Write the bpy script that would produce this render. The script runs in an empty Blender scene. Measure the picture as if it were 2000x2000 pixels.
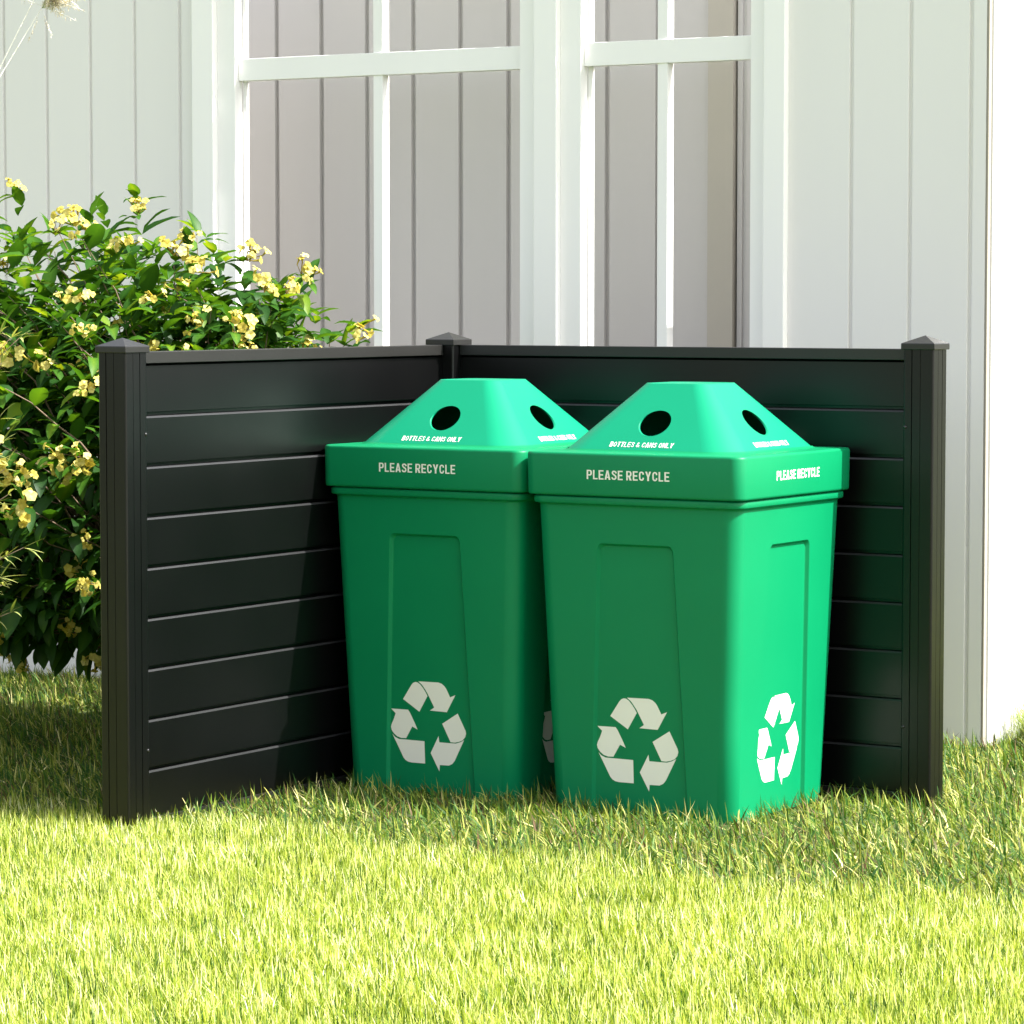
import bpy, bmesh, math, random
import numpy as np
from mathutils import Vector, Matrix
random.seed(7); rng = np.random.default_rng(7)
C = bpy.context.scene.collection
PI = math.pi

# ------------------------------------------------------------------ helpers
def tag(o, label=None, cat=None, group=None, kind=None):
    if label: o['label'] = label
    if cat: o['category'] = cat
    if group: o['group'] = group
    if kind: o['kind'] = kind
    return o

def empty(name, loc=(0, 0, 0), rz=0, **k):
    o = bpy.data.objects.new(name, None); C.objects.link(o)
    o.location = loc; o.rotation_euler = (0, 0, rz); o.empty_display_size = .1
    return tag(o, **k)

class MB:
    """collects verts / faces; smooth flag per face"""
    def __init__(s): s.v = []; s.f = []; s.sm = []
    def add(s, vs, fs, smooth=False):
        b = len(s.v); s.v += [tuple(v) for v in vs]
        s.f += [tuple(b + i for i in f) for f in fs]; s.sm += [smooth] * len(fs); return s
    def box(s, x0, x1, y0, y1, z0, z1):
        v = [(x0,y0,z0),(x1,y0,z0),(x1,y1,z0),(x0,y1,z0),(x0,y0,z1),(x1,y0,z1),(x1,y1,z1),(x0,y1,z1)]
        return s.add(v, [(0,3,2,1),(4,5,6,7),(0,1,5,4),(1,2,6,5),(2,3,7,6),(3,0,4,7)])
    def prism(s, pts, z0, z1, cap=True):
        """vertical extrusion of an xy outline (ccw)"""
        n = len(pts); v = [(x, y, z0) for x, y in pts] + [(x, y, z1) for x, y in pts]
        f = [(i, (i+1) % n, n+(i+1) % n, n+i) for i in range(n)]
        if cap: f += [tuple(range(n-1, -1, -1)), tuple(range(n, 2*n))]
        return s.add(v, f)
    def tube(s, pts, rad, seg=6, smooth=True):
        pts = [Vector(p) for p in pts]; n = len(pts); vs = []; fs = []
        if not hasattr(rad, '__len__'): rad = [rad]*n
        for i, p in enumerate(pts):
            t = (pts[min(i+1, n-1)] - pts[max(i-1, 0)]).normalized()
            a = t.orthogonal().normalized() if i == 0 else (a - t*a.dot(t)).normalized()
            b = t.cross(a)
            for k in range(seg):
                w = 2*PI*k/seg; vs.append(p + (a*math.cos(w) + b*math.sin(w))*rad[i])
        for i in range(n-1):
            for k in range(seg):
                fs.append((i*seg+k, i*seg+(k+1) % seg, (i+1)*seg+(k+1) % seg, (i+1)*seg+k))
        fs.append(tuple(range(seg-1, -1, -1))); fs.append(tuple(range((n-1)*seg, n*seg)))
        return s.add(vs, fs, smooth)
    def build(s, name, mat, parent=None, bevel=0, seg=2):
        me = bpy.data.meshes.new(name); me.from_pydata(s.v, [], s.f); me.update()
        me.polygons.foreach_set('use_smooth', s.sm)
        if mat: me.materials.append(mat)
        o = bpy.data.objects.new(name, me); C.objects.link(o); o.parent = parent
        if bevel:
            m = o.modifiers.new('bevel', 'BEVEL'); m.width = bevel; m.segments = seg; m.limit_method = 'ANGLE'
            m.angle_limit = math.radians(40); m.harden_normals = True
        return o

# ------------------------------------------------------------------ materials
def mat(name):
    m = bpy.data.materials.new(name); m.use_nodes = True
    nt = m.node_tree; return m, nt, nt.nodes['Principled BSDF']
def N(nt, t, **k):
    n = nt.nodes.new(t)
    for a, b in k.items(): setattr(n, a, b)
    return n
def ramp(nt, src, stops):
    r = N(nt, 'ShaderNodeValToRGB'); e = r.color_ramp.elements
    while len(e) < len(stops): e.new(.5)
    for i, (p, c) in enumerate(stops): e[i].position = p; e[i].color = (*c, 1)
    nt.links.new(src, r.inputs[0]); return r.outputs[0]

def paint(name, col, rough, var=.04, nscale=6, bump=.0, bscale=300, spec=.5, streak=False):
    """painted or moulded surface with faint cloudy variation of tone and roughness and a fine bump"""
    m, nt, b = mat(name); L = nt.links
    tc = N(nt, 'ShaderNodeTexCoord'); mp = N(nt, 'ShaderNodeMapping')
    L.new(tc.outputs['Object'], mp.inputs[0])
    if streak: mp.inputs['Scale'].default_value = (1, 1, .12)
    n = N(nt, 'ShaderNodeTexNoise'); n.inputs['Scale'].default_value = nscale; n.inputs['Detail'].default_value = 5
    L.new(mp.outputs[0], n.inputs[0])
    lo = tuple(c*(1-var) for c in col); hi = tuple(min(1, c*(1+var)) for c in col)
    L.new(ramp(nt, n.outputs[0], [(.3, lo), (.7, hi)]), b.inputs['Base Color'])
    mr = N(nt, 'ShaderNodeMapRange'); mr.inputs[3].default_value = rough*.9; mr.inputs[4].default_value = min(1, rough*1.15)
    L.new(n.outputs[0], mr.inputs[0]); L.new(mr.outputs[0], b.inputs['Roughness'])
    b.inputs['Specular IOR Level'].default_value = spec
    if bump:
        n2 = N(nt, 'ShaderNodeTexNoise'); n2.inputs['Scale'].default_value = bscale; n2.inputs['Detail'].default_value = 3
        L.new(tc.outputs['Object'], n2.inputs[0])
        bp = N(nt, 'ShaderNodeBump'); bp.inputs['Strength'].default_value = bump; bp.inputs['Distance'].default_value = .001
        L.new(n2.outputs[0], bp.inputs['Height']); L.new(bp.outputs[0], b.inputs['Normal'])
    return m

def leafmat(name, stops, trans=.45, rough=.5, gloss=.08, tint=(1, 1, .6), veins=False):
    """thin plant matter: diffuse + light coming through + a little sheen; tone per leaf from attribute 'tone'"""
    m, nt, b = mat(name); L = nt.links; nt.nodes.remove(b)
    out = nt.nodes['Material Output']
    at = N(nt, 'ShaderNodeAttribute', attribute_name='tone')
    col = ramp(nt, at.outputs['Fac'], stops)
    d = N(nt, 'ShaderNodeBsdfDiffuse'); L.new(col, d.inputs[0])
    t = N(nt, 'ShaderNodeBsdfTranslucent')
    mx = N(nt, 'ShaderNodeMix', data_type='RGBA', blend_type='MULTIPLY'); mx.inputs[0].default_value = 1
    L.new(col, mx.inputs[6]); mx.inputs[7].default_value = (*tint, 1); L.new(mx.outputs[2], t.inputs[0])
    g = N(nt, 'ShaderNodeBsdfGlossy'); g.inputs['Roughness'].default_value = rough
    g.inputs[0].default_value = (1, 1, 1, 1)
    a = N(nt, 'ShaderNodeMixShader'); a.inputs[0].default_value = trans
    L.new(d.outputs[0], a.inputs[1]); L.new(t.outputs[0], a.inputs[2])
    c = N(nt, 'ShaderNodeMixShader'); c.inputs[0].default_value = gloss
    L.new(a.outputs[0], c.inputs[1]); L.new(g.outputs[0], c.inputs[2]); L.new(c.outputs[0], out.inputs[0])
    return m

M = {}
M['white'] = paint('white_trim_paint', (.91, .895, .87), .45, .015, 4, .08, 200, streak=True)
M['siding'] = paint('pale_siding_paint', (.795, .775, .75), .5, .02, 3, .1, 160, streak=True)
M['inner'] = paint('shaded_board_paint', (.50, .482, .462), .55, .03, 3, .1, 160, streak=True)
M['taupe'] = paint('taupe_board_paint', (.42, .39, .33), .55, .03, 3)
M['bead'] = paint('taupe_corner_bead', (.30, .27, .22), .6, .03, 3)
M['dark'] = paint('dark_gap', (.02, .02, .018), .8)
M['roof'] = paint('roof_felt', (.12, .12, .12), .8)
M['metal'] = paint('black_powder_coat', (.0017, .0017, .0018), .30, .10, 5, .12, 900, spec=.33)
M['rail'] = paint('charcoal_rail_coat', (.014, .0135, .0125), .34, .06, 5, .1, 900, spec=.4)
M['edge'] = paint('slat_edge_highlight', (.020, .020, .021), .32, .06, 5, spec=.5)  # lighter colour on the slat chamfers, painting in their highlight lines
M['screw'] = paint('black_screw', (.01, .01, .01), .25)
M['green'] = paint('green_bin_plastic', (.0004, .186, .070), .42, .03, 4, .12, 700, spec=.22)
M['lid'] = paint('green_lid_plastic', (.0006, .205, .102), .42, .03, 4, .12, 700, spec=.22)
M['ink'] = paint('off_white_print', (.78, .77, .70), .5, .01, 20)
M['stem'] = paint('woody_stem', (.16, .11, .07), .8, .25, 40)
M['pale_stem'] = paint('straw_stem', (.84, .82, .74), .7, .05, 40)
M['leaf'] = leafmat('glossy_shrub_leaf', [(0, (.010, .042, .007)), (.5, (.024, .088, .009)), (.8, (.06, .16, .012)), (1, (.15, .24, .016))], .42, .5, .014, (2.6, 1.9, .6))
M['flower'] = leafmat('yellow_petal', [(0, (.44, .32, .03)), (.5, (.60, .51, .09)), (1, (.74, .68, .24))], .35, .6, .02, (1, .95, .6))
M['narrow'] = leafmat('narrow_pale_leaf', [(0, (.16, .22, .04)), (1, (.45, .48, .14))], .4, .5, .05, (1.2, 1.1, .6))
M['plume'] = leafmat('cream_plume', [(0, (.50, .42, .30)), (1, (.85, .80, .66))], .4, .8, .0, (1, .95, .8))
M['grass_fine'] = leafmat('young_lawn_blade', [(0, (.012, .05, .006)), (.2, (.07, .16, .012)), (.42, (.30, .38, .025)), (.68, (.52, .57, .11)), (.86, (.78, .78, .36)), (1, (1, .97, .76))], .40, .6, .02, (1.15, 1.15, .5))
M['grass_coarse'] = leafmat('coarse_lawn_blade', [(0, (.14, .08, .035)), (.11, (.018, .07, .01)), (.32, (.05, .14, .014)), (.55, (.16, .225, .017)), (.8, (.40, .40, .08)), (1, (.88, .78, .42))], .28, .6, .02, (1.1, 1.1, .55))
M['tuft'] = leafmat('ornamental_grass_blade', [(0, (.12, .2, .04)), (1, (.42, .46, .2))], .4, .5, .05, (1.1, 1.1, .6))

m, nt, b = mat('thatch_soil'); L = nt.links
tc = N(nt, 'ShaderNodeTexCoord'); n = N(nt, 'ShaderNodeTexNoise'); n.inputs['Scale'].default_value = 40; n.inputs['Detail'].default_value = 8
L.new(tc.outputs['Object'], n.inputs[0])
L.new(ramp(nt, n.outputs[0], [(.3, (.035, .055, .010)), (.55, (.08, .11, .02)), (.75, (.16, .17, .04))]), b.inputs['Base Color'])
b.inputs['Roughness'].default_value = .95
bp = N(nt, 'ShaderNodeBump'); bp.inputs['Strength'].default_value = .8; bp.inputs['Distance'].default_value = .01
L.new(n.outputs[0], bp.inputs['Height']); L.new(bp.outputs[0], b.inputs['Normal'])
M['soil'] = m

m, nt, b = mat('window_glass'); L = nt.links; nt.nodes.remove(b)
tr = N(nt, 'ShaderNodeBsdfTransparent'); tr.inputs[0].default_value = (.97, .98, .97, 1)
gl = N(nt, 'ShaderNodeBsdfGlossy'); gl.inputs['Roughness'].default_value = .02
fr = N(nt, 'ShaderNodeFresnel'); fr.inputs[0].default_value = 1.3
ms = N(nt, 'ShaderNodeMixShader'); L.new(fr.outputs[0], ms.inputs[0]); L.new(tr.outputs[0], ms.inputs[1]); L.new(gl.outputs[0], ms.inputs[2])
L.new(ms.outputs[0], nt.nodes['Material Output'].inputs[0]); M['glass'] = m

# ------------------------------------------------------------------ ground
def gz(x, y):
    return .006*np.sin(x*2.3+1)*np.cos(y*1.9) + .004*np.sin(x*5.1+y*4.3)
nx = 90; xs = np.concatenate([[-60, -20, -9], np.linspace(-5, 5, nx), [9, 20, 60]])
ys = np.concatenate([[-60, -20, -9], np.linspace(-6, 5, nx), [9, 20, 60]])
g = MB(); nn = len(xs)
vs = [(x, y, float(gz(x, y)) if abs(x) < 5.1 and -6.1 < y < 5.1 else 0) for y in ys for x in xs]
g.add(vs, [(j*nn+i, j*nn+i+1, (j+1)*nn+i+1, (j+1)*nn+i) for j in range(nn-1) for i in range(nn-1)], True)
tag(g.build('ground', M['soil']), 'lawn soil under the grass', kind='structure')

# ------------------------------------------------------------------ grass
FENCE = 1.28; PS = .074
BINS = [(.2415, -.245), (.8035, -.2600)]
BUSH = (-.52, .06)
def blocked(x, y):
    b_ = np.zeros(len(x), bool)
    for cx, cy in BINS: b_ |= (np.abs(x-cx) < .224) & (np.abs(y-cy) < .224)
    for cx, cy in ((-PS/2, PS/2), (-PS/2, -FENCE+PS/2), (FENCE-PS/2, PS/2)):
        b_ |= (np.abs(x-cx) < PS/2) & (np.abs(y-cy) < PS/2)
    b_ |= (y > .945) & (x < 1.02)
    return b_
def fine_edge(x):
    return -1.17 + .045*np.sin(x*3.1+.6) + .03*np.sin(x*7.7)

def grass(name, x, y, ln, wd, lean, material, segs, label, tonefun, bias=.25):
    n = len(x); az = rng.uniform(0, 2*PI, n); ln = ln*np.ones(n)
    la = np.where(rng.random(n) < bias, rng.normal(3.55, .7, n), rng.uniform(0, 2*PI, n)); le = lean*np.abs(rng.normal(0, 1, n))
    cx = np.cos(la); cy = np.sin(la); z0 = gz(x, y)-.004
    curve = rng.uniform(.4, 1.3, n)
    V = []
    for k in range(segs+1):
        t = k/segs
        ang = np.clip(le*(1+curve*t), 0, 1.45)
        h = ln*t*np.cos(ang*.8); r = ln*t*np.sin(ang*.8)
        px = x + cx*r; py = y + cy*r; pz = z0 + h
        w = wd*(1-t**1.6)*.5 + .0
        if k < segs:
            V.append(np.stack([px-np.cos(az)*w, py-np.sin(az)*w, pz], 1))
            V.append(np.stack([px+np.cos(az)*w, py+np.sin(az)*w, pz], 1))
        else: V.append(np.stack([px, py, pz], 1))
    per = 2*segs+1
    verts = np.stack(V, 1).reshape(-1, 3)
    base = (np.arange(n)*per)[:, None]
    loops = []; starts = []; tot = []
    pat = []
    for k in range(segs-1): pat += [2*k, 2*k+1, 2*k+3, 2*k+2]
    pat += [2*(segs-1), 2*(segs-1)+1, 2*segs]
    lp = len(pat); idx = (base + np.array(pat)[None]).reshape(-1)
    st = np.concatenate([np.arange(segs-1)*4, [4*(segs-1)]]); 
    starts = (np.arange(n)[:, None]*lp + st[None]).reshape(-1)
    me = bpy.data.meshes.new(name)
    me.vertices.add(n*per); me.vertices.foreach_set('co', verts.astype('f').ravel())
    me.loops.add(n*lp); me.loops.foreach_set('vertex_index', idx.astype('i'))
    me.polygons.add(n*segs); me.polygons.foreach_set('loop_start', starts.astype('i'))
    tone = tonefun(n, x, y)
    a = me.attributes.new('tone', 'FLOAT', 'POINT'); a.data.foreach_set('value', np.repeat(tone, per).astype('f'))
    me.update(calc_edges=True); me.validate()
    me.polygons.foreach_set('use_smooth', np.ones(n*segs, bool))
    me.materials.append(material)
    o = bpy.data.objects.new(name, me); C.objects.link(o)
    return tag(o, label, 'grass', kind='stuff')

def patch(x, y, s=1.):
    return .5+.5*np.sin(x*4.1*s+1.7*np.sin(y*3.3*s))*np.cos(y*5.3*s+1.1*np.sin(x*2.9*s))
# fine young lawn in front
n = 270000
x = rng.uniform(-.9, 3.0, n); y = rng.uniform(-3.3, -1.0, n)
# keep what lies near the view wedge dense
keep = (y < fine_edge(x)+rng.normal(.01, .06, n)) & (x > (-.45 - (y+1.2)*.78) - .25) & (x < 2.75)
x = x[keep]; y = y[keep]
h = rng.uniform(.028, .062, len(x))*(.74+.32*patch(x, y, 2.1))
grass('fine_lawn', x, y, h, .0033, .30, M['grass_fine'], 2,
      'short fine bright yellow-green lawn across the foreground',
      lambda n, x, y: np.clip(rng.beta(1.0, 1.0, n)*.92+.12*patch(x+3, y, 2.3)-.02, 0, 1))
# coarse lawn further back
n = 200000
x = rng.uniform(-3.3, 3.2, n); y = rng.uniform(-1.5, 2.2, n)
near = (x > -2.6) & (x < 2.4) & (y < 1.5)
keep = ((y > fine_edge(x)-.04+rng.normal(0, .08, n)) | (x < -1.6)) & (near | (rng.random(n) < .35)) & ~blocked(x, y) & ~((y > .93) & (x < 1.02))
x = x[keep]; y = y[keep]
grass('coarse_lawn', x, y, rng.uniform(.026, .066, len(x)), rng.uniform(.0022, .0066, len(x)), 1.0, M['grass_coarse'], 3,
      'longer tangled coarse lawn around the fence and recycling bins',
      lambda n, x, y: np.clip(rng.beta(1.2, 1.45, n)+.10*patch(x, y, 2)-.08, 0, 1), bias=.5)
# outer ring
n = 150000
x = rng.uniform(-5, 5.5, n); y = rng.uniform(-5.5, 4.5, n)
ins = ((x > -3.3) & (x < 3.2) & (y > -1.2) & (y < 2.2)) | ((x > -.64-(y+1.2)*.78) & (x < 2.75) & (y > -3.3) & (y < -1.1))
keep = ~ins & ~((y > .93) & (x < 1.02))
x = x[keep]; y = y[keep]
grass('outer_lawn', x, y, rng.uniform(.03, .06, len(x)), rng.uniform(.007, .013, len(x)), .6, M['grass_fine'], 2,
      'wider lawn surrounding the view', lambda n, x, y: rng.beta(2, 2, n))

# ------------------------------------------------------------------ fence
fence = empty('privacy_fence', (0, 0, 0), label='low L-shaped charcoal privacy fence of horizontal slats standing around two green bins', cat='fence')
def post_outline():
    """square post, grooved faces; corner at origin is the +x -y one, body spans x -PS..0, y 0..PS"""
    S = PS; c = .005; gw = .0022; gd = .004; lw = .0012; ld = .0012
    def face(grs):           # returns list of (along, inward)
        o = []
        for a, w, d in grs: o += [(a-w/2, 0), (a-w/2+w*.15, d), (a+w/2-w*.15, d), (a+w/2, 0)]
        return o
    def corner(cx, cy, a0):
        return [(cx+c*math.cos(a0+PI/2*k/5), cy+c*math.sin(a0+PI/2*k/5)) for k in range(6)]
    pts = []
    pts += corner(-S+c, c, PI)                                            # -x -y
    pts += [(-S+a, d) for a, d in face([(.0215, gw, gd), (.0425, lw, ld)])]   # -y face, going +x
    pts += corner(-c, c, -PI/2)                                           # +x -y
    pts += [(-d, a) for a, d in face([(.026, lw, ld), (.049, gw, gd)])]   # +x face, going +y
    pts += corner(-c, S-c, 0)
    pts += [(-a, S-d) for a, d in face([(.025, gw, gd), (.049, gw, gd)])]
    pts += corner(-S+c, S-c, PI/2)
    pts += [(-S+d, S-a) for a, d in face([(.025, gw, gd), (.049, gw, gd)])]
    return pts
PO = post_outline()
for (px, py) in ((0, -FENCE), (0, 0), (FENCE, 0)):
    pb = MB(); pb.prism(PO, -.02, 1.031, True); p_ = pb.build('post', M['metal'], fence); p_.location = (px, py, 0)
    cb = MB(); h = PS/2+.0045; cx, cy = -PS/2, PS/2; z0, z1, z2 = 1.0295, 1.0435, 1.0615
    cb.add([(cx-h,cy-h,z0),(cx+h,cy-h,z0),(cx+h,cy+h,z0),(cx-h,cy+h,z0),(cx-h,cy-h,z1),(cx+h,cy-h,z1),(cx+h,cy+h,z1),(cx-h,cy+h,z1),(cx,cy,z2)],
           [(0,3,2,1),(0,1,5,4),(1,2,6,5),(2,3,7,6),(3,0,4,7),(4,5,8),(5,6,8),(6,7,8),(7,4,8)])
    cb.build('post_cap', M['rail'], p_, .0018, 3)
    scr = []
    if (px, py) == (0, -FENCE): scr = [(-.0005, PS-.0055, z, 'x') for z in (.855, .175)]
    if (px, py) == (FENCE, 0): scr = [(-PS+.006, -.0005, z, 'y') for z in (.855, .175)]
    for sx, sy, sz, ax in scr:
        s = MB(); prof = [(0, .0042), (.0016, .0040), (.0026, .0026), (.003, 0.0002)]
        vs = []; fs = []
        for d, r in prof:
            for k in range(12):
                a = 2*PI*k/12
                vs.append((sx+d, sy+r*math.cos(a), sz+r*math.sin(a)) if ax == 'x' else (sx+r*math.cos(a), sy-d, sz+r*math.sin(a)))
        for i in range(3):
            for k in range(12): fs.append((i*12+k, i*12+(k+1) % 12, (i+1)*12+(k+1) % 12, (i+1)*12+k))
        fs.append(tuple(range(36, 48))); s.add(vs, fs, True); s.build('screw', M['screw'], p_)
# slat panel: profile across thickness t (0 = inner face) and z
def panel(axis):
    n = 9; pitch = .11; z0 = .02
    prof = []
    for k in range(n):
        a = z0+k*pitch; bz = a+pitch
        top = 1.005 if k == n-1 else bz
        gap = 0 if k == n-1 else .0075
        # bottom of slat has small lip, top is chamfered and leans back, then a dark gap
        prof += [(0.0000, a), (0.0, top-gap-.0052), (.0035, top-gap-.0008), (.0120, top-gap)]
        if k < n-1: prof += [(.0120, top)]
    th = .030
    s = MB(); a0, a1 = PS-.004, FENCE-PS*0+.004
    if axis == 'y':   # left panel x = -.024 inner face, runs in y
        f = lambda t, z, e: (-.038-t, (-FENCE+PS-.003) if e == 0 else .003, z)
    else:
        f = lambda t, z, e: (-.003 if e == 0 else FENCE-PS+.003, .038+t, z)
    full = prof + [(th, 1.005), (th, z0)]
    m_ = len(full)
    vs = [f(t, z, 0) for t, z in full]+[f(t, z, 1) for t, z in full]
    fs = [(i, (i+1) % m_, m_+(i+1) % m_, m_+i) for i in range(m_)]
    if axis == 'x': fs = [tuple(reversed(q)) for q in fs]
    s.add(vs, fs); o = s.build('slat_panel', M['metal'], fence, .0009, 2)
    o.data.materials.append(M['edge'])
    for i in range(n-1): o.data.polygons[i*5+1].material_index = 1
    r = MB()
    if axis == 'y': r.box(-.071, -.028, -FENCE+PS-.002, -.001, 1.0052, 1.0305)
    else: r.box(.001, FENCE-PS+.002, .028, .071, 1.0052, 1.0305)
    r.build('top_rail', M['rail'], o, .0015, 2)
    q = MB()
    if axis == 'y': q.box(-.066, -.034, -FENCE+PS-.002, -.001, -.01, .0198)
    else: q.box(.001, FENCE-PS+.002, .034, .066, -.01, .0198)
    q.build('bottom_rail', M['rail'], o, .0015, 2)
panel('y'); panel('x')
s = MB()   # knob on the far rail
vs = []; fs = []
for i in range(5):
    a = PI/2*i/4
    for k in range(12): vs.append((1.185+.0045*math.cos(a)*math.cos(2*PI*k/12), .050+.0045*math.cos(a)*math.sin(2*PI*k/12), 1.0295+.0052*math.sin(a)))
for i in range(4):
    for k in range(12): fs.append((i*12+k, i*12+(k+1) % 12, (i+1)*12+(k+1) % 12, (i+1)*12+k))
s.add(vs, fs, True); s.build('screw', M['screw'], fence)

# ------------------------------------------------------------------ recycling bins
SYM = [
 [(-0.0743,0.2205),(-0.0507,0.2545),(-0.0456,0.2598),(-0.0394,0.2624),(-0.0333,0.2619),(-0.0263,0.2579),(-0.0184,0.2495),(-0.0115,0.2402),(-0.0066,0.2317),(-0.03,0.1936)],
 [(-0.0309,0.2644),(0.0243,0.2651),(0.0333,0.2627),(0.0402,0.2578),(0.0451,0.252),(0.0554,0.2327),(0.0699,0.2386),(0.0455,0.1976),(-0.0006,0.1983),(0.0111,0.2062),(-0.0065,0.2379),(-0.0144,0.2489),(-0.0213,0.2573)],
 [(-0.1081,0.1961),(-0.0611,0.1964),(-0.0561,0.1899),(-0.0434,0.1667),(-0.0362,0.1517),(-0.0507,0.1578),(-0.0682,0.1295),(-0.0819,0.129),(-0.0931,0.1318),(-0.1021,0.1383),(-0.1081,0.1459),(-0.11,0.153),(-0.1078,0.1603),(-0.1014,0.1724),(-0.096,0.1857)],
 [(-0.1063,0.1371),(-0.0992,0.1304),(-0.0881,0.1262),(-0.0737,0.1261),(-0.0178,0.1258),(-0.0174,0.0737),(-0.0544,0.0735),(-0.0646,0.0748),(-0.0717,0.0782),(-0.0771,0.0837)],
 [(0.0751,0.1965),(0.0953,0.1582),(0.0966,0.1512),(0.0941,0.1431),(0.087,0.1354),(0.0769,0.1311),(0.0658,0.1285),(0.0538,0.1285),(0.0321,0.1699)],
 [(0.0213,0.1407),(0.0232,0.1262),(0.0538,0.1262),(0.0678,0.1264),(0.0809,0.1306),(0.091,0.1361),(0.064,0.0858),(0.0569,0.0781),(0.0478,0.0739),(0.023,0.0733),(0.0213,0.0584),(-0.0015,0.0994)]]
WC = .2735; ZT = .8060; ZB = .7105            # rim half width, top, bottom
WT, WB = .2570, .2290                         # body half widths at ZB and ground
LB, LT, LZ = .2240, .0825, .9540              # hopper half widths at base / top, height
def wbody(z): return WB+(WT-WB)*z/ZB
def rot4(k, p):                                # side k: local (along, out, z) -> xyz ; side 0 faces -y
    a, o, z = p
    return [(a, -o, z), (o, a, z), (-a, o, z), (-o, -a, z)][k]
def rsq(w, r, z, seg=12):                      # rounded square ring, ccw from +x -y corner
    out = []
    for cx, cy, a0 in ((w-r, -w+r, -PI/2), (w-r, w-r, 0), (-w+r, w-r, PI/2), (-w+r, -w+r, PI)):
        for k in range(seg+1):
            a = a0+PI/2*k/seg; out.append((cx+r*math.cos(a), cy+r*math.sin(a), z))
    return out
def loft(mb, rings, smooth=True):
    vs = [v for r in rings for v in r]; n = len(rings[0]); fs = []
    for i in range(len(rings)-1):
        for k in range(n): fs.append((i*n+k, i*n+(k+1) % n, (i+1)*n+(k+1) % n, (i+1)*n+k))
    mb.add(vs, fs, smooth)

def bin_body():
    R = .036; s = MB(); seg = 14
    zt = .686
    # rounded corner columns
    for k in range(4):
        rings = []
        for z in (0.0, .02, .2, .45, zt):
            w = wbody(z)-(.006 if z == 0 else 0)
            ring = []
            for j in range(seg+1):
                a = -PI/2+PI/2*j/seg
                x_, y_ = (w-R)+R*math.cos(a), (-w+R)+R*math.sin(a)
                for _ in range(k): x_, y_ = -y_, x_
                ring.append((x_, y_, z))
            rings.append(ring)
        vs = [v for r in rings for v in r]; n = seg+1
        s.add(vs, [(i*n+j, i*n+j+1, (i+1)*n+j+1, (i+1)*n+j) for i in range(4) for j in range(seg)], True)
    # sides with a sunken panel open at the bottom
    tw, bw, zr, cr = .0955, .1235, .606, .013
    def outline(off, dz):
        t_, b_, z_ = tw-off, bw-off, zr-dz
        pts = [(-b_, 0.0)]
        xl = lambda z: -(b_+(t_-b_)*z/z_)
        pts.append((xl(z_-cr), z_-cr))
        for j in range(1, 7):
            a = PI-PI/2*j/6; pts.append((xl(z_)+cr+cr*math.cos(a), z_-cr+cr*math.sin(a)))
        return pts+[(-x_, z_) for x_, z_ in reversed(pts)]
    O, I = outline(0, 0), outline(.006, .006)
    dep = .0085
    for k in range(4):
        P3 = lambda x_, z_, d: rot4(k, (x_, wbody(z_)-d, z_))
        w0, w1 = wbody(0)-R, wbody(zt)-R
        # U shaped surround, split into strips so it stays planar
        half = len(O)//2
        vs = [P3(-w0, 0, 0)]+[P3(a, z, 0) for a, z in O[:half]]+[P3(-w1, zt, 0)]
        left = [P3(-w0, 0, 0)]+[P3(*q, 0) for q in O[:half]]+[P3(0, zr, 0), P3(0, zt, 0), P3(-w1, zt, 0)]
        right = [P3(0, zr, 0)]+[P3(*q, 0) for q in O[half:]]+[P3(w0, 0, 0), P3(w1, zt, 0), P3(0, zt, 0)]
        s.add(left, [tuple(range(len(left)))]); s.add(right, [tuple(range(len(right)))])
        n = len(O); lv = [(0, 0), (.25, .0012), (.6, dep-.0015), (1, dep)]
        vs = [P3(O[i][0]+(I[i][0]-O[i][0])*t, O[i][1]+(I[i][1]-O[i][1])*t, d) for t, d in lv for i in range(n)]
        s.add(vs, [(r*n+i, r*n+i+1, (r+1)*n+i+1, (r+1)*n+i) for r in range(3) for i in range(n-1)], True)
        fl = [P3(a, z, dep) for a, z in I]; s.add(fl, [tuple(range(len(fl)))])
    # neck: shoulder fillet + stepped band under the rim
    w = wbody(zt)
    rr = [rsq(w, R, zt), rsq(w+.0006, R, zt+.003), rsq(w+.0040, R, zt+.0050), rsq(w+.0085, R, zt+.0062), rsq(w+.0098, R, zt+.0085),
          rsq(w+.0100, R, zt+.019), rsq(w+.0088, R, zt+.0212), rsq(w+.004, R, zt+.0222), rsq(w+.002, R, zt+.024), rsq(w+.002, R, zt+.034)]
    loft(s, rr)
    s.add(rsq(WB-.006, R, 0)[::-1], [tuple(range(52))])
    return s
def bin_rim():
    s = MB(); R = .029
    prof = [(WC-.012, ZB+.0002), (WC-.003, ZB), (WC-.0006, ZB+.0022), (WC, ZB+.006), (WC+.0012, ZT-.007), (WC+.0004, ZT-.003), (WC-.002, ZT-.0008), (WC-.0055, ZT)]
    loft(s, [rsq(w, R-(WC-w if w < WC else 0), z) for w, z in prof])
    # flat top shelf, joined to hopper foot with a fillet
    w0 = WC-.0055
    loft(s, [rsq(w0, R-.0055, ZT), rsq(WC-.02, R-.012, ZT+.0005), rsq(LB+.006, .075, ZT+.001), rsq(LB+.002, .074, ZT+.0022), rsq(LB-.002, .073, ZT+.006)], True)
    loft(s, [rsq(WC-.012, R-.012, ZB+.0002), rsq(WC-.0125, R-.012, ZB+.03)])
    return s
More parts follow.
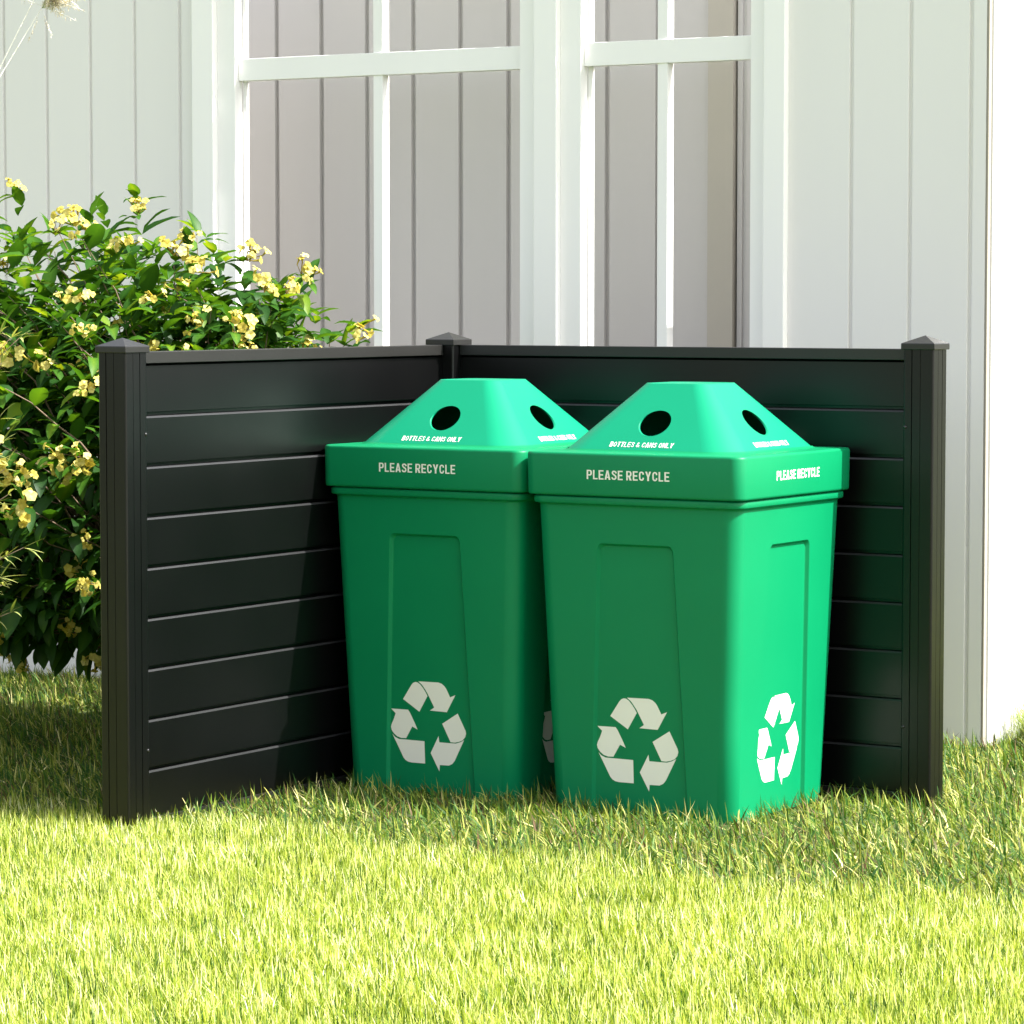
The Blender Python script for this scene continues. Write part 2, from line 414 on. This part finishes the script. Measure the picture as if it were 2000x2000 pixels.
def hopper():
    """truncated pyramid with rounded corners and a round hole in every side, 5 mm thick"""
    s = MB(); seg = 16
    z0, z1 = ZT+.004, LZ
    def w(z): return LB+(LT-LB)*(z-ZT)/(LZ-ZT)
    def r(z): return .072+(.034-.072)*(z-ZT)/(LZ-ZT)
    slope = math.hypot(LB-LT, LZ-ZT); nin = ((LZ-ZT)/slope, (LB-LT)/slope)   # inward: -out, -z
    hc_z, hr = .869, .0385
    for ins in (0, .0055):
        for k in range(4):
            rings = []
            for z in np.linspace(z0, z1, 5):
                W_, R_ = w(z), r(z); ring = []
                for j in range(seg+1):
                    a = -PI/2+PI/2*j/seg; x_, y_ = (W_-R_)+(R_-ins)*math.cos(a), (-W_+R_)+(R_-ins)*math.sin(a)
                    for _ in range(k): x_, y_ = -y_, x_
                    ring.append((x_, y_, z))
                rings.append(ring)
            vs = [v for q in rings for v in q]; n = seg+1
            fs = [(i*n+j, i*n+j+1, (i+1)*n+j+1, (i+1)*n+j) for i in range(4) for j in range(seg)]
            if ins: fs = [f[::-1] for f in fs]
            s.add(vs, fs, True)
            # flat side with hole: fan between circle and outline
            o_c = w(hc_z)-ins; NP = 48
            hole = []; edge = []
            for j in range(NP):
                a = 2*PI*j/NP+PI/NP
                u, v = math.cos(a), math.sin(a)
                hx, hv = hr*u, hr*v
                hz = hc_z + hv*(LZ-ZT)/slope
                hole.append((hx, w(hz)-ins, hz))
                # ray to trapezoid
                best = 1e9
                for q in np.linspace(.01, .6, 1200):
                    ez = hc_z+q*v*(LZ-ZT)/slope; ex = q*u
                    if ez > z1 or ez < z0 or abs(ex) > w(ez)-r(ez): best = q; break
                ez = min(max(hc_z+best*v*(LZ-ZT)/slope, z0), z1); ex = best*u; lim = w(ez)-r(ez); ex = max(-lim, min(lim, ex))
                edge.append([ex, ez])
            for (ex, ez) in ((w(z0)-r(z0), z0), (-(w(z0)-r(z0)), z0), (w(z1)-r(z1), z1), (-(w(z1)-r(z1)), z1)):
                j = min(range(NP), key=lambda j: math.hypot(edge[j][0]-ex, (edge[j][1]-ez)*1.3)); edge[j] = [ex, ez]
            E = [(ex, w(ez)-ins, ez) for ex, ez in edge]
            vs = [rot4(k, q) for q in hole]+[rot4(k, q) for q in E]
            fs = [(j, (j+1) % NP, NP+(j+1) % NP, NP+j) for j in range(NP)]
            if not ins: fs = [f[::-1] for f in fs]
            s.add(vs, fs)
            if ins:
                outer = [(q[0], q[1]+ins, q[2]) for q in hole]
                # rounded lip of the hole
                mid = [(q[0]*.985, q[1]-.0008, hc_z+(q[2]-hc_z)*.985) for q in outer]
                out2 = [(q[0], q[1]+.0002, q[2]) for q in outer]
                rings = [[rot4(k, q) for q in out2], [rot4(k, q) for q in mid], [rot4(k, (q[0]*.985, q[1], hc_z+(q[2]-hc_z)*.985)) for q in hole]]
                vs = [v for q in rings for v in q]
                s.add(vs, [(i*NP+j, i*NP+(j+1) % NP, (i+1)*NP+(j+1) % NP, (i+1)*NP+j) for i in range(2) for j in range(NP)], True)
    # top: small rolled edge and slightly domed plate
    rt = r(z1)
    loft(s, [rsq(LT, rt, LZ, 16), rsq(LT-.0012, rt-.001, LZ+.0012, 16), rsq(LT-.004, rt-.003, LZ+.0012, 16), rsq(LT-.009, rt-.008, LZ-.0022, 16), rsq(LT-.03, rt-.02, LZ+.001, 16), rsq(.02, .012, LZ+.003, 16)])
    s.add(rsq(.02, .012, LZ+.003, 16), [tuple(range(68))])
    return s

def cr(pts, n=6):
    P = [pts[0]]+list(pts)+[pts[-1]]; o = []
    for i in range(1, len(P)-2):
        for k in range(n):
            t = k/n; o.append(tuple(.5*(2*P[i][c]+(P[i+1][c]-P[i-1][c])*t+(2*P[i-1][c]-5*P[i][c]+4*P[i+1][c]-P[i+2][c])*t*t+(3*P[i][c]-P[i-1][c]-3*P[i+1][c]+P[i+2][c])*t**3) for c in (0, 1)))
    return o+[pts[-1]]
def strip(pts, w, closed=False):
    p = pts if closed else cr(pts); n = len(p); a = []; b_ = []
    for i in range(n):
        q0 = p[(i-1) % n] if closed or i else p[0]; q1 = p[(i+1) % n] if closed or i < n-1 else p[-1]
        dx, dy = q1[0]-q0[0], q1[1]-q0[1]; l = math.hypot(dx, dy) or 1
        a.append((p[i][0]-dy/l*w/2, p[i][1]+dx/l*w/2)); b_.append((p[i][0]+dy/l*w/2, p[i][1]-dx/l*w/2))
    return [[a[i], b_[i], b_[(i+1) % n], a[(i+1) % n]] for i in range(n if closed else n-1)]
def RC(x0, y0, x1, y1): return [[(x0, y0), (x1, y0), (x1, y1), (x0, y1)]]
def bowl(cx, cy, rx, ry, s_, h_):
    o = []
    for k in range(10):
        q = []
        for t, ax, ay in ((k, rx, ry), (k+1, rx, ry), (k+1, rx-s_, ry-h_), (k, rx-s_, ry-h_)):
            a = -PI/2+PI*t/10; q.append((cx+ax*math.copysign(abs(math.cos(a))**.75, math.cos(a)) if abs(math.cos(a)) > 1e-6 else cx, cy+ay*math.copysign(abs(math.sin(a))**.8, math.sin(a)) if abs(math.sin(a)) > 1e-6 else cy))
        o.append(q[::-1])
    return o
def mir(P, w): return [[(w-x, y) for x, y in q][::-1] for q in P]
def glyphs(S_, H_, W_):
    Pb = RC(0, 0, S_, 1)+RC(S_, 1-H_, .30, 1)+RC(S_, .38, .30, .38+H_)+bowl(.30, .69, .27, .31, S_, H_)
    Al = [[(0, 0), (.195, 0), (.315, .72), (.315, 1), (.22, 1)]]
    Yl = [[(.22, .40), (.315, .40), (.315, .60), (.2, 1), (0, 1)]]
    return {'P': (Pb, .57), 'L': (RC(0, 0, S_, 1)+RC(S_, 0, .50, H_), .50),
     'E': (RC(0, 0, S_, 1)+RC(S_, 0, .53, H_)+RC(S_, .42, .48, .58)+RC(S_, 1-H_, .53, 1), .53),
     'A': (Al+mir(Al, .63)+[[(.232, .19), (.398, .19), (.376, .33), (.254, .33)]], .63),
     'S': (strip([(.50, .70), (.46, .84), (.29, .92), (.14, .86), (.11, .73), (.20, .60), (.34, .50), (.45, .40), (.47, .25), (.41, .13), (.28, .08), (.12, .14), (.07, .29)], W_), .57),
     'R': (Pb+[[(.36, 0), (.585, 0), (.43, .38), (.22, .38)]], .585),
     'C': (strip([(.48, .66), (.44, .84), (.30, .915), (.15, .85), (.10, .68), (.10, .5), (.10, .32), (.15, .15), (.30, .085), (.44, .16), (.48, .34)], W_), .57),
     'Y': (Yl+mir(Yl, .63)+RC(.22, 0, .41, .40), .63),
     'B': (RC(0, 0, S_, 1)+RC(S_, 1-.15, .29, 1)+RC(S_, .43, .29, .51)+RC(S_, .51, .29, .58)+RC(S_, 0, .30, .15)+bowl(.29, .755, .25, .245, S_, .15)+bowl(.30, .255, .27, .255, S_, .15), .57),
     'O': (strip([(.30+.20*math.copysign(abs(math.cos(a))**.8, math.cos(a)), .5+.415*math.copysign(abs(math.sin(a))**.8, math.sin(a))) for a in [2*PI*(k+.5)/28 for k in range(28)]], W_, True), .60),
     'T': (RC(0, 1-H_, .56, 1)+RC(.183, 0, .377, 1-H_), .56),
     'N': (RC(0, 0, S_, 1)+RC(.43, 0, .625, 1)+[[(S_, .62), (.43, 0), (.43, .38), (S_, 1)]], .625),
     '&': (strip([(.64, .04), (.40, .34), (.20, .62), (.17, .80), (.28, .91), (.39, .80), (.33, .68)], W_)+strip([(.20, .50), (.09, .34), (.10, .17), (.26, .08), (.42, .14), (.53, .30), (.56, .44)], W_), .68)}
def text_mesh(txt, cap_h, width, GL):
    V = []; F = []; x = 0
    for ch in txt:
        if ch == ' ': x += .27; continue
        polys, w_ = GL[ch]
        for q in polys:
            b = len(V); V += [(x+u, v) for u, v in q]; F.append(tuple(range(b, b+len(q))))
        x += w_+.115
    x -= .115
    return [((u-x/2)*width/x, v*cap_h) for u, v in V], F
T1 = text_mesh('PLEASE RECYCLE', .0205, .208, glyphs(.165, .14, .155))
T2 = text_mesh('BOTTLES & CANS ONLY', .0142, .160, glyphs(.115, .115, .11))

def make_bin(loc, label):
    root = empty('recycling_bin', (*loc, 0), label=label, cat='recycling bin', group='green recycling bins inside the fence')
    body = bin_body().build('body', M['green'], root)
    rim = bin_rim().build('rim', M['green'], root)
    lid = hopper().build('lid', M['lid'], root)
    sl = math.hypot(LB-LT, LZ-ZT); kz, ko = (LZ-ZT)/sl, (LB-LT)/sl
    for k in range(4):
        s = MB()
        for poly in SYM:
            pts = [rot4(k, (a, wbody(z)-.0085+.0006, z)) for a, z in poly]
            s.add(pts, [tuple(range(len(pts)))[::-1] if k in () else tuple(range(len(pts)))])
        s.build('recycling_symbol', M['ink'], body)
        s = MB(); s.add([rot4(k, (a-.0055, WC+.0012*(.748-ZB+v)/(ZT-ZB)+.0007, .748+v)) for a, v in T1[0]], T1[1]); s.build('lettering', M['ink'], rim)
        s = MB()
        def lp(a, v):
            z = .8175+v*kz
            return rot4(k, (a-.0085, LB+(LT-LB)*(z-ZT)/(LZ-ZT)+.0006, z+.0004))
        s.add([lp(a, v) for a, v in T2[0]], T2[1]); s.build('lettering', M['ink'], lid)
    return root
make_bin(BINS[1], 'right green recycling bin, its whole right side in full sun, near the free end post')
make_bin(BINS[0], 'left green recycling bin in the fence corner, half shaded behind the sunlit bin')

# ------------------------------------------------------------------ garden house
HY = .95; HT = 2.24; HI = 2.09; GP = .167; GAP = .45
house = empty('garden_house', (0, HY, 0), label='pale garden house with vertical board siding and two white framed windows behind the fence', cat='house')
def boards(x0, x1, y, z0, z1, first, d=.009, gw=.013, th=.02, swap=False, gp=GP):
    """vertical boards with shallow double lined grooves; front face towards -y"""
    pts = [(x0, y)]; g_ = first
    while g_ < x1-.02:
        if g_ > x0+.01: pts += [(g_, y), (g_+.0015, y+d), (g_+gw-.0035, y+d), (g_+gw, y)]
        g_ += gp
    pts += [(x1, y), (x1, y+th), (x0, y+th)]
    return pts
f0 = -2.2355-GP*8
s = MB(); s.prism(boards(-4.0, -1.5032, 0, 0, HT, f0), -.02, HT); s.build('siding', M['siding'], house)
s = MB()
s.prism(boards(.4288, .986, 0, 0, HT, .4371), -.02, HT)
s.build('siding', M['siding'], house)
s = MB(); s.box(-1.5032, .4288, .0012, .0212, -.02, .86); s.build('siding', M['siding'], house)
s = MB(); s.box(-1.5032, .4288, .0012, .0212, 2.182, HT); s.build('siding', M['siding'], house)
# windows : casing (proud), frame set back, sash, muntins, glass
def window(x_cl, x_fl, x_ol, x_or, x_fr, x_cr, xm, left_casing, right_casing):
    r = empty('window', (0, 0, 0)); r.parent = house
    zb, zt = .92, 2.11
    s = MB()
    if left_casing: s.box(x_cl, x_fl, -.022, .012, zb-.06, zt+.07)
    if right_casing: s.box(x_fr, x_cr, -.022, .012, zb-.06, zt+.07)
    s.box(x_fl, x_fr, -.0215, .012, zt, zt+.07); s.box(x_fl, x_fr, -.028, .012, zb-.06, zb)
    s.build('casing', M['white'], r, .003, 2)
    s = MB(); D = .036
    s.box(x_fl, x_ol, .0, D, zb, zt); s.box(x_or, x_fr, .0, D, zb, zt)
    s.box(x_ol, x_or, 0, D, zb, zb+.05); s.box(x_ol, x_or, 0, D, zt-.05, zt); s.build('frame', M['white'], r, .0015, 2)
    s = MB()
    s.box(x_ol, x_ol+.012, D+.004, D+.016, zb+.05, zt-.05); s.box(x_or-.012, x_or, D+.004, D+.016, zb+.05, zt-.05)
    s.box(x_ol+.012, x_or-.012, D+.004, D+.016, zb+.05, zb+.062); s.box(x_ol+.012, x_or-.012, D+.004, D+.016, zt-.062, zt-.05); s.build('sash', M['white'], r)
    s = MB(); s.box(xm-.010, xm+.0213, .0205, .0545, zb+.05, zt-.05)
    s.build('mullion_bar', M['white'], r, .001, 1)
    s = MB(); s.box(x_ol+.0005, x_or-.0005, .017, .053, 1.771, 1.834); s.build('glazing_bar', M['white'], r, .001, 1)
    return r
window(-1.5027, -1.4259, -1.3622, -.3947, -.338, -.3379, -.8828, True, False)
window(-.338, -.2651, -.2005, .3171, .366, .4285, .0357, True, True)
# inner boarded wall seen through the open frames, leaving a light well open to the sky
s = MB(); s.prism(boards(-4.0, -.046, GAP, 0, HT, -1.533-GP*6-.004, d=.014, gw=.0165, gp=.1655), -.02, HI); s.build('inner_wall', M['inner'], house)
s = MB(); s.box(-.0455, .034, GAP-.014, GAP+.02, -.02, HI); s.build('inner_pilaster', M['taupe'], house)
s = MB(); s.box(.0345, .0405, GAP+.012, GAP+.02, -.02, HI); s.build('inner_gap', M['dark'], house)
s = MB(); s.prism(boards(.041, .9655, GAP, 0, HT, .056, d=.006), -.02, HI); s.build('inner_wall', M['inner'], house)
# corner bead and sunlit end wall
s = MB(); s.box(.9862, .9935, .0008, .0185, -.02, HT); s.build('corner_bead', M['bead'], house, .002, 2)
s = MB(); s.box(.9862, .9905, .0187, .0235, -.02, HT); s.build('corner_gap', M['dark'], house)
pts = []; y_ = .0237
pts.append((.996, y_)); g_ = .13
while g_ < 3.2:
    pts += [(.996, g_), (.978, g_+.002), (.978, g_+.007), (.996, g_+.009)]; g_ += .33
pts += [(.996, 3.3), (.966, 3.3), (.966, y_)]
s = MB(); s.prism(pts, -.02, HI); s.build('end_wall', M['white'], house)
s = MB(); s.box(-4.0, .966, 3.28, 3.3, -.02, HI); s.build('back_wall', M['siding'], house)
s = MB(); s.box(-4.0, -3.98, .022, 3.279, -.02, HI); s.build('end_wall', M['siding'], house)
s = MB(); s.add([(-4.1, GAP+.05, HI+.001), (1.02, GAP+.05, HI+.001), (1.02, 3.4, HI+.001), (-4.1, 3.4, HI+.001), (-4.1, GAP+.05, HI+.05), (1.02, GAP+.05, HI+.05), (1.02, 3.4, HI+.05), (-4.1, 3.4, HI+.05), (-4.1, 1.9, HI+.35), (1.02, 1.9, HI+.35)],
    [(0,3,2,1),(0,1,5,4),(2,3,7,6),(4,5,9,8),(6,7,8,9),(1,2,6,9,5),(3,0,4,8,7)]); s.build('roof', M['roof'], house)

# ------------------------------------------------------------------ plants
class Leaves:
    def __init__(s): s.v = []; s.f = []; s.t = []
    def leaf(s, p, d, up, L_, W_, tone, droop=.35, fold=.25, seg=5, profile=None):
        d = d.normalized(); side = d.cross(up)
        if side.length < 1e-3: side = d.orthogonal()
        side.normalize(); nrm = side.cross(d).normalized(); b = len(s.v)
        q = Vector(p)
        for i in range(seg+1):
            t = i/seg
            w = W_*.5*(math.sin(PI*min(1, t**.75))**.8 if profile is None else profile(t))
            if i == seg: w = .0004
            dd = (d*math.cos(droop*t*2) - nrm*math.sin(droop*t*2))
            if i: q = q+dd*L_/seg
            nn_ = nrm*math.cos(droop*t*2)+d*math.sin(droop*t*2)
            wav = .10*math.sin(t*9+tone*40)*w
            s.v += [q-side*w+nn_*(w*fold+wav), q.copy(), q+side*w+nn_*(w*fold-wav)]
            s.t += [tone*.93, min(1, tone+.12), tone*.93]
        for i in range(seg):
            a = b+i*3; s.f += [(a, a+1, a+4, a+3), (a+1, a+2, a+5, a+4)]
    def build(s, name, m, parent=None):
        me = bpy.data.meshes.new(name); me.from_pydata([tuple(v) for v in s.v], [], s.f); me.update()
        me.polygons.foreach_set('use_smooth', [True]*len(s.f))
        a = me.attributes.new('tone', 'FLOAT', 'POINT'); a.data.foreach_set('value', s.t)
        me.materials.append(m); o = bpy.data.objects.new(name, me); C.objects.link(o); o.parent = parent; return o

def bez(p0, p1, p2, n):
    return [p0*(1-t)**2+p1*2*t*(1-t)+p2*t*t for t in [i/n for i in range(n+1)]]

def ok(p):   # keep plants out of the fence, walls
    if p.x > -.095 and -FENCE-.06 < p.y < .12 and p.z < 1.075: return False
    if p.x > -.02 : return False
    if p.y > .90 or p.z < .03: return False
    return True

# flowering shrub -----------------------------------------------------
bush = empty('flowering_shrub', (BUSH[0], BUSH[1], 0), label='leafy green shrub with clusters of yellow flowers behind the left fence panel', cat='shrub')
br = MB(); lv = Leaves(); flowers = []
base = Vector((0, 0, 0)); off = Vector((BUSH[0], BUSH[1], 0)); SH = Vector((-.46, -.18, 0))
ELL = [((.0, -.02, .77), (.66, .66, .60), .62), ((-.28, -.05, .86), (.5, .5, .55), .14), ((.42, .05, .98), (.30, .30, .20), .12), ((-.22, -.30, .62), (.5, .5, .52), .14)]
def shell():
    r_ = random.random(); 
    for c, rad, w_ in ELL:
        if r_ < w_: break
        r_ -= w_
    while 1:
        v = Vector((random.gauss(0, 1), random.gauss(0, 1), random.gauss(0, 1))).normalized()
        if v.z > -.95: break
    k = random.uniform(.55, 1.05)**.7*random.choice([1, 1, 1, 1.07, .9])
    return Vector((c[0]+v.x*rad[0]*k, c[1]+v.y*rad[1]*k, c[2]+v.z*rad[2]*k))+SH, v, k
ntw = 0; tries = 0
EXTRA = [((.08, .02, 1.40), (.1, 0, 1)), ((.52, -.05, 1.17), (.8, -.1, .6)), ((.60, .0, 1.20), (.9, 0, .5)), ((.72, .05, 1.06), (1, 0, .1)), ((.30, -.05, 1.27), (.4, 0, .8)),
         ((-.1, -.3, .30), (0, -.3, -.8)), ((.15, -.35, .36), (.2, -.3, -.7)), ((.02, -.45, .34), (.1, -.5, -.7)), ((-.2, .1, 1.3), (-.2, 0, 1))]
while ntw < 700 and tries < 9000:
    tries += 1
    if tries <= len(EXTRA): tip, v = Vector(EXTRA[tries-1][0])+SH, Vector(EXTRA[tries-1][1]).normalized(); k = 1
    else: tip, v, k = shell()
    if not ok(tip+off) or tip.z < .24: continue
    ntw += 1
    mid = Vector((tip.x*.55+SH.x*.15, tip.y*.5, max(tip.z*.75, .42))) + Vector((random.uniform(-.06, .06),)*3)
    path = bez(base+Vector((random.uniform(-.05, .05), random.uniform(-.05, .05), 0)), mid, tip, 14)
    wob = [random.uniform(-1, 1) for _ in range(6)]
    path = [q+Vector((wob[0]*math.sin(i*.7+wob[1]*3), wob[2]*math.sin(i*.6+wob[3]*3), wob[4]*math.sin(i*.8+wob[5]*3)))*.028*min(1, i/5)+Vector((random.gauss(0, .005), random.gauss(0, .005), random.gauss(0, .005))) for i, q in enumerate(path)]
    good = [ok(q+off) or q.length < .1 for q in path]
    if not all(good[2:]): 
        ntw -= 1; continue
    if ntw % 2 == 0:
        br.tube(path, [.007*(1-i/14)+.0012 for i in range(15)] if ntw % 12 == 0 else [.0035*(1-i/14)+.0010 for i in range(15)], 5)
    tw = path[9:]; cnt = random.randint(4, 8)
    d0 = (path[-1]-path[-3]).normalized()
    for j in range(cnt):
        t = (j+.6)/cnt; idx = t*(len(tw)-1); i0 = min(int(idx), len(tw)-2); pt = tw[i0].lerp(tw[i0+1], idx-i0)
        ax = (tw[i0+1]-tw[i0]).normalized(); o_ = ax.orthogonal().normalized(); b_ = ax.cross(o_)
        a0 = j*PI/2+random.uniform(-.4, .4)
        for sgn in (0, PI):
            a = a0+sgn; dd = (o_*math.cos(a)+b_*math.sin(a))*.9+ax*random.uniform(.35, .8)+v*.25+Vector((0, 0, -.05))
            L_ = random.uniform(.05, .112)*(1 if j < cnt-1 else .8); tn = min(1, max(0, random.gauss(.42, .22)+.18*(tip.z-.75)))
            pe = pt+off+dd.normalized()*L_
            if not ok(pe) or not ok(pt+off): continue
            lv.leaf(pt, dd, Vector((0, 0, 1))+Vector((random.uniform(-.35, .35), random.uniform(-.35, .35), 0)), L_, L_*random.uniform(.33, .47), tn, random.uniform(.15, .7), random.uniform(.15, .45))
    for q in range(2):
        dd = d0+Vector((random.gauss(0, .5), random.gauss(0, .5), random.gauss(0, .3))); 
        if ok(tip+off+dd.normalized()*.07): lv.leaf(tip, dd, Vector((0, 0, 1)), random.uniform(.045, .085), random.uniform(.02, .036), random.uniform(.35, .95), random.uniform(.15, .5), .3)
    facing = v.x*.45-v.y*.85+v.z*.12
    if (facing > .12 and k > .8 and tip.x+off.x > -1.22 and random.random() < .62) or (1 < tries <= len(EXTRA) and tries != 9): flowers.append((tip+v*.02, (v+Vector((.25, -.45, .25))).normalized()))
br.build('branches', M['stem'], bush)
lv.build('foliage', M['leaf'], bush)
def flower_mesh():
    L_ = Leaves()
    for i in range(random.randint(6, 11)):
        v = Vector((random.gauss(0, .6), random.gauss(0, .6), 1)).normalized(); c = v*random.uniform(.012, .034)+Vector((random.uniform(-.022, .022), random.uniform(-.022, .022), 0))
        o_ = v.orthogonal().normalized(); b_ = v.cross(o_); ph = random.random()*6; r_ = random.uniform(.0085, .013); tn = random.uniform(.2, 1)
        for k in range(5):
            a = ph+2*PI*k/5; dd = (o_*math.cos(a)+b_*math.sin(a))+v*random.uniform(.15, .7)
            L_.leaf(c, dd, v, r_, r_*.95, tn, random.uniform(.1, .5), .2, 3, profile=lambda t: [.25, .8, 1.0, .55][min(3, int(t*3+.01))])
        a_ = Vector((0, 0, -.012)); e1 = c-v*.014; b1 = len(L_.v)
        for q_ in (a_, e1):
            for k in range(3):
                a = 2*PI*k/3; L_.v.append(q_+(o_*math.cos(a)+b_*math.sin(a))*.0012); L_.t.append(0.)
        L_.f += [(b1+k, b1+(k+1) % 3, b1+3+(k+1) % 3, b1+3+k) for k in range(3)]
        # tube of the flower
        b0 = len(L_.v)
        for z_, rr in ((-.016, .0012), (0, .003)):
            for k in range(5):
                a = 2*PI*k/5; L_.v.append(c+v*z_+(o_*math.cos(a)+b_*math.sin(a))*rr); L_.t.append(tn*.5)
        L_.f += [(b0+k, b0+(k+1) % 5, b0+5+(k+1) % 5, b0+5+k) for k in range(5)]
    return L_
protos = []
for i in range(7):
    o = flower_mesh().build('flower_cluster', M['flower'], bush); protos.append(o)
random.shuffle(flowers)
for i, (p_, d_) in enumerate(flowers[:99]):
    o = protos[i] if i < 7 else bpy.data.objects.new('flower_cluster', protos[i % 7].data)
    if i >= 7: C.objects.link(o); o.parent = bush
    o.scale = [(1, 1, 1), (1.25, 1.25, 1.25), (.85, .85, .85)][i % 3]
    o.location = p_; o.rotation_euler = d_.to_track_quat('Z', 'Y').to_euler(); o.rotation_euler.rotate_axis('Z', random.random()*6)

# narrow leaved shrub at the left, nearer the lens ---------------------
NB = (-.655, -1.42)
nar = empty('narrow_leaf_shrub', (*NB, 0), label='pale green shrub with thin willowy leaves at the left picture edge', cat='shrub')
br = MB(); lv = Leaves()
for i in range(95):
    top = Vector((random.uniform(-.05, .47), random.uniform(-.1, .12), random.uniform(.40, 1.08)))
    if i < 4: top = Vector((.34+.02*i, .0, 1.30-.05*i))
    if i in (4, 5, 6, 7): top = Vector((.40, random.uniform(-.05, .05), [1.02, .92, .80, .52][i-4]))
    path = bez(Vector((random.uniform(-.05, .05), random.uniform(-.05, .05), 0)), Vector((top.x*.3, top.y*.3, top.z*.8)), top, 14)
    br.tube(path, [.003*(1-k/14)+.0007 for k in range(15)], 4)
    for k in range(5, 15):
        pt = path[k]; ax = (path[k]-path[k-1]).normalized(); o_ = ax.orthogonal().normalized(); b_ = ax.cross(o_)
        for q in range(3):
            a = random.random()*6.28; dd = ax*random.uniform(.7, 1.6)+o_*math.cos(a)*.7+b_*math.sin(a)*.7
            lv.leaf(pt, dd, Vector((0, 0, 1)), random.uniform(.03, .06), random.uniform(.004, .0075), random.random(), random.uniform(0, .4), .2, 4)
br.build('branches', M['stem'], nar); lv.build('foliage', M['narrow'], nar)

# dried plume grass, top left ------------------------------------------
PB = (-1.36, -1.33)
pl = empty('plume_grass', (*PB, 0), label='dry cream plume grass on two thin white stems leaning in at the top left', cat='dry grass')
st = MB(); lv = Leaves(); O_ = Vector((*PB, 0))
for i, (pa, pb) in enumerate((((-.66, -.90, 1.68), (-.594, -.859, 1.83)), ((-.66, -.90, 1.662), (-.57, -.844, 1.828)))):
    pa, pb = Vector(pa)-O_, Vector(pb)-O_; d_ = pb-pa; top = pb+d_*(.75 if i == 0 else .12)
    path = bez(Vector((.03*i, .02*i, 0)), pa-d_*5, top, 20)
    st.tube(path, [.0034*(1-k/30) for k in range(21)], 6)
    path = [pa+(top-pa)*(k/16) for k in range(17)]
    ax = (path[-1]-path[-2]).normalized()
    for q in range(110 if i else 16):
        pt = path[0].lerp(path[16], (.80+.20*random.random()) if i else random.choice([.30, .62, .7, .9, 1.]))
        dd = (ax*random.uniform(.2, 1)+Vector((random.gauss(.45, .35), random.gauss(.1, .4), random.gauss(-.08, .3)))).normalized()
        ln = random.uniform(.04, .10); e = pt+dd*ln+Vector((0, 0, -.012)); pp = bez(pt, pt+dd*ln*.6, e, 4); st.tube(pp, .0005, 3)
        for w in range(26):
            t2 = random.uniform(.25, 1); c = pt.lerp(e, t2)
            d2 = Vector((random.gauss(0, 1), random.gauss(0, 1), random.gauss(0, 1)))+dd*1.2
            lv.leaf(c, d2, Vector((0, 0, 1)), random.uniform(.004, .012), .0018, random.random(), .2, .2, 2)
st.build('stem', M['pale_stem'], pl); lv.build('plume', M['plume'], pl)

# ornamental tuft beyond the house corner ------------------------------
TB = (1.055, 1.13)
tf = empty('ornamental_grass', (*TB, 0), label='low mound of fine arching grass beside the white end wall of the house', cat='grass tuft')
lv = Leaves()
for i in range(900):
    a = random.random()*6.28; e_ = random.uniform(.15, 1.1); L_ = random.uniform(.10, .19)
    dd = Vector((math.cos(a)*math.sin(e_), math.sin(a)*math.sin(e_), math.cos(e_)))
    p0 = Vector((random.gauss(0, .012), random.gauss(0, .03), 0))
    if p0.x+dd.x*L_ < -.052: continue
    lv.leaf(p0, dd, Vector((0, 0, 1)), L_, .0028, random.random(), random.uniform(.2, .75), .1, 6, profile=lambda t: 1-t*.8)
lv.build('blades', M['tuft'], tf)

# ------------------------------------------------------------------ light, sky, camera
sdir = Vector((1, .24, 1.12)).normalized()
el = math.asin(sdir.z); az = math.atan2(sdir.x, sdir.y)
w = bpy.data.worlds.new('World'); bpy.context.scene.world = w; w.use_nodes = True
nt = w.node_tree; bg = nt.nodes['Background']
sky = nt.nodes.new('ShaderNodeTexSky'); sky.sky_type = 'NISHITA'; sky.sun_disc = False
sky.sun_elevation = el; sky.sun_rotation = az; sky.dust_density = 3; sky.ozone_density = .6; sky.air_density = 1
hs = nt.nodes.new('ShaderNodeHueSaturation'); hs.inputs['Saturation'].default_value = .35
nt.links.new(sky.outputs[0], hs.inputs['Color']); nt.links.new(hs.outputs[0], bg.inputs[0]); bg.inputs[1].default_value = .15
sun = bpy.data.lights.new('sun', 'SUN'); sun.energy = 4.8; sun.angle = math.radians(.5); sun.color = (1, .98, .935)
so = bpy.data.objects.new('sun', sun); C.objects.link(so); so.rotation_euler = (-sdir).to_track_quat('-Z', 'Y').to_euler(); so.location = (4, 2, 5)

cam = bpy.data.cameras.new('camera'); co = bpy.data.objects.new('camera', cam); C.objects.link(co)
cam.sensor_width = 36; cam.lens = 6435.29/2000*36; cam.clip_end = 500; cam.clip_start = .05
co.location = (4.3695, -6.7784, 1.1507)
co.rotation_euler = (math.radians(90-3.7559), 0, math.radians(31.7849))
sc = bpy.context.scene; sc.camera = co
sc.view_settings.view_transform = 'Standard'; sc.view_settings.look = 'None'; sc.view_settings.gamma = 1
sc.view_settings.exposure = 1.45
sc.cycles.max_bounces = 10; sc.cycles.diffuse_bounces = 5; sc.cycles.transparent_max_bounces = 12
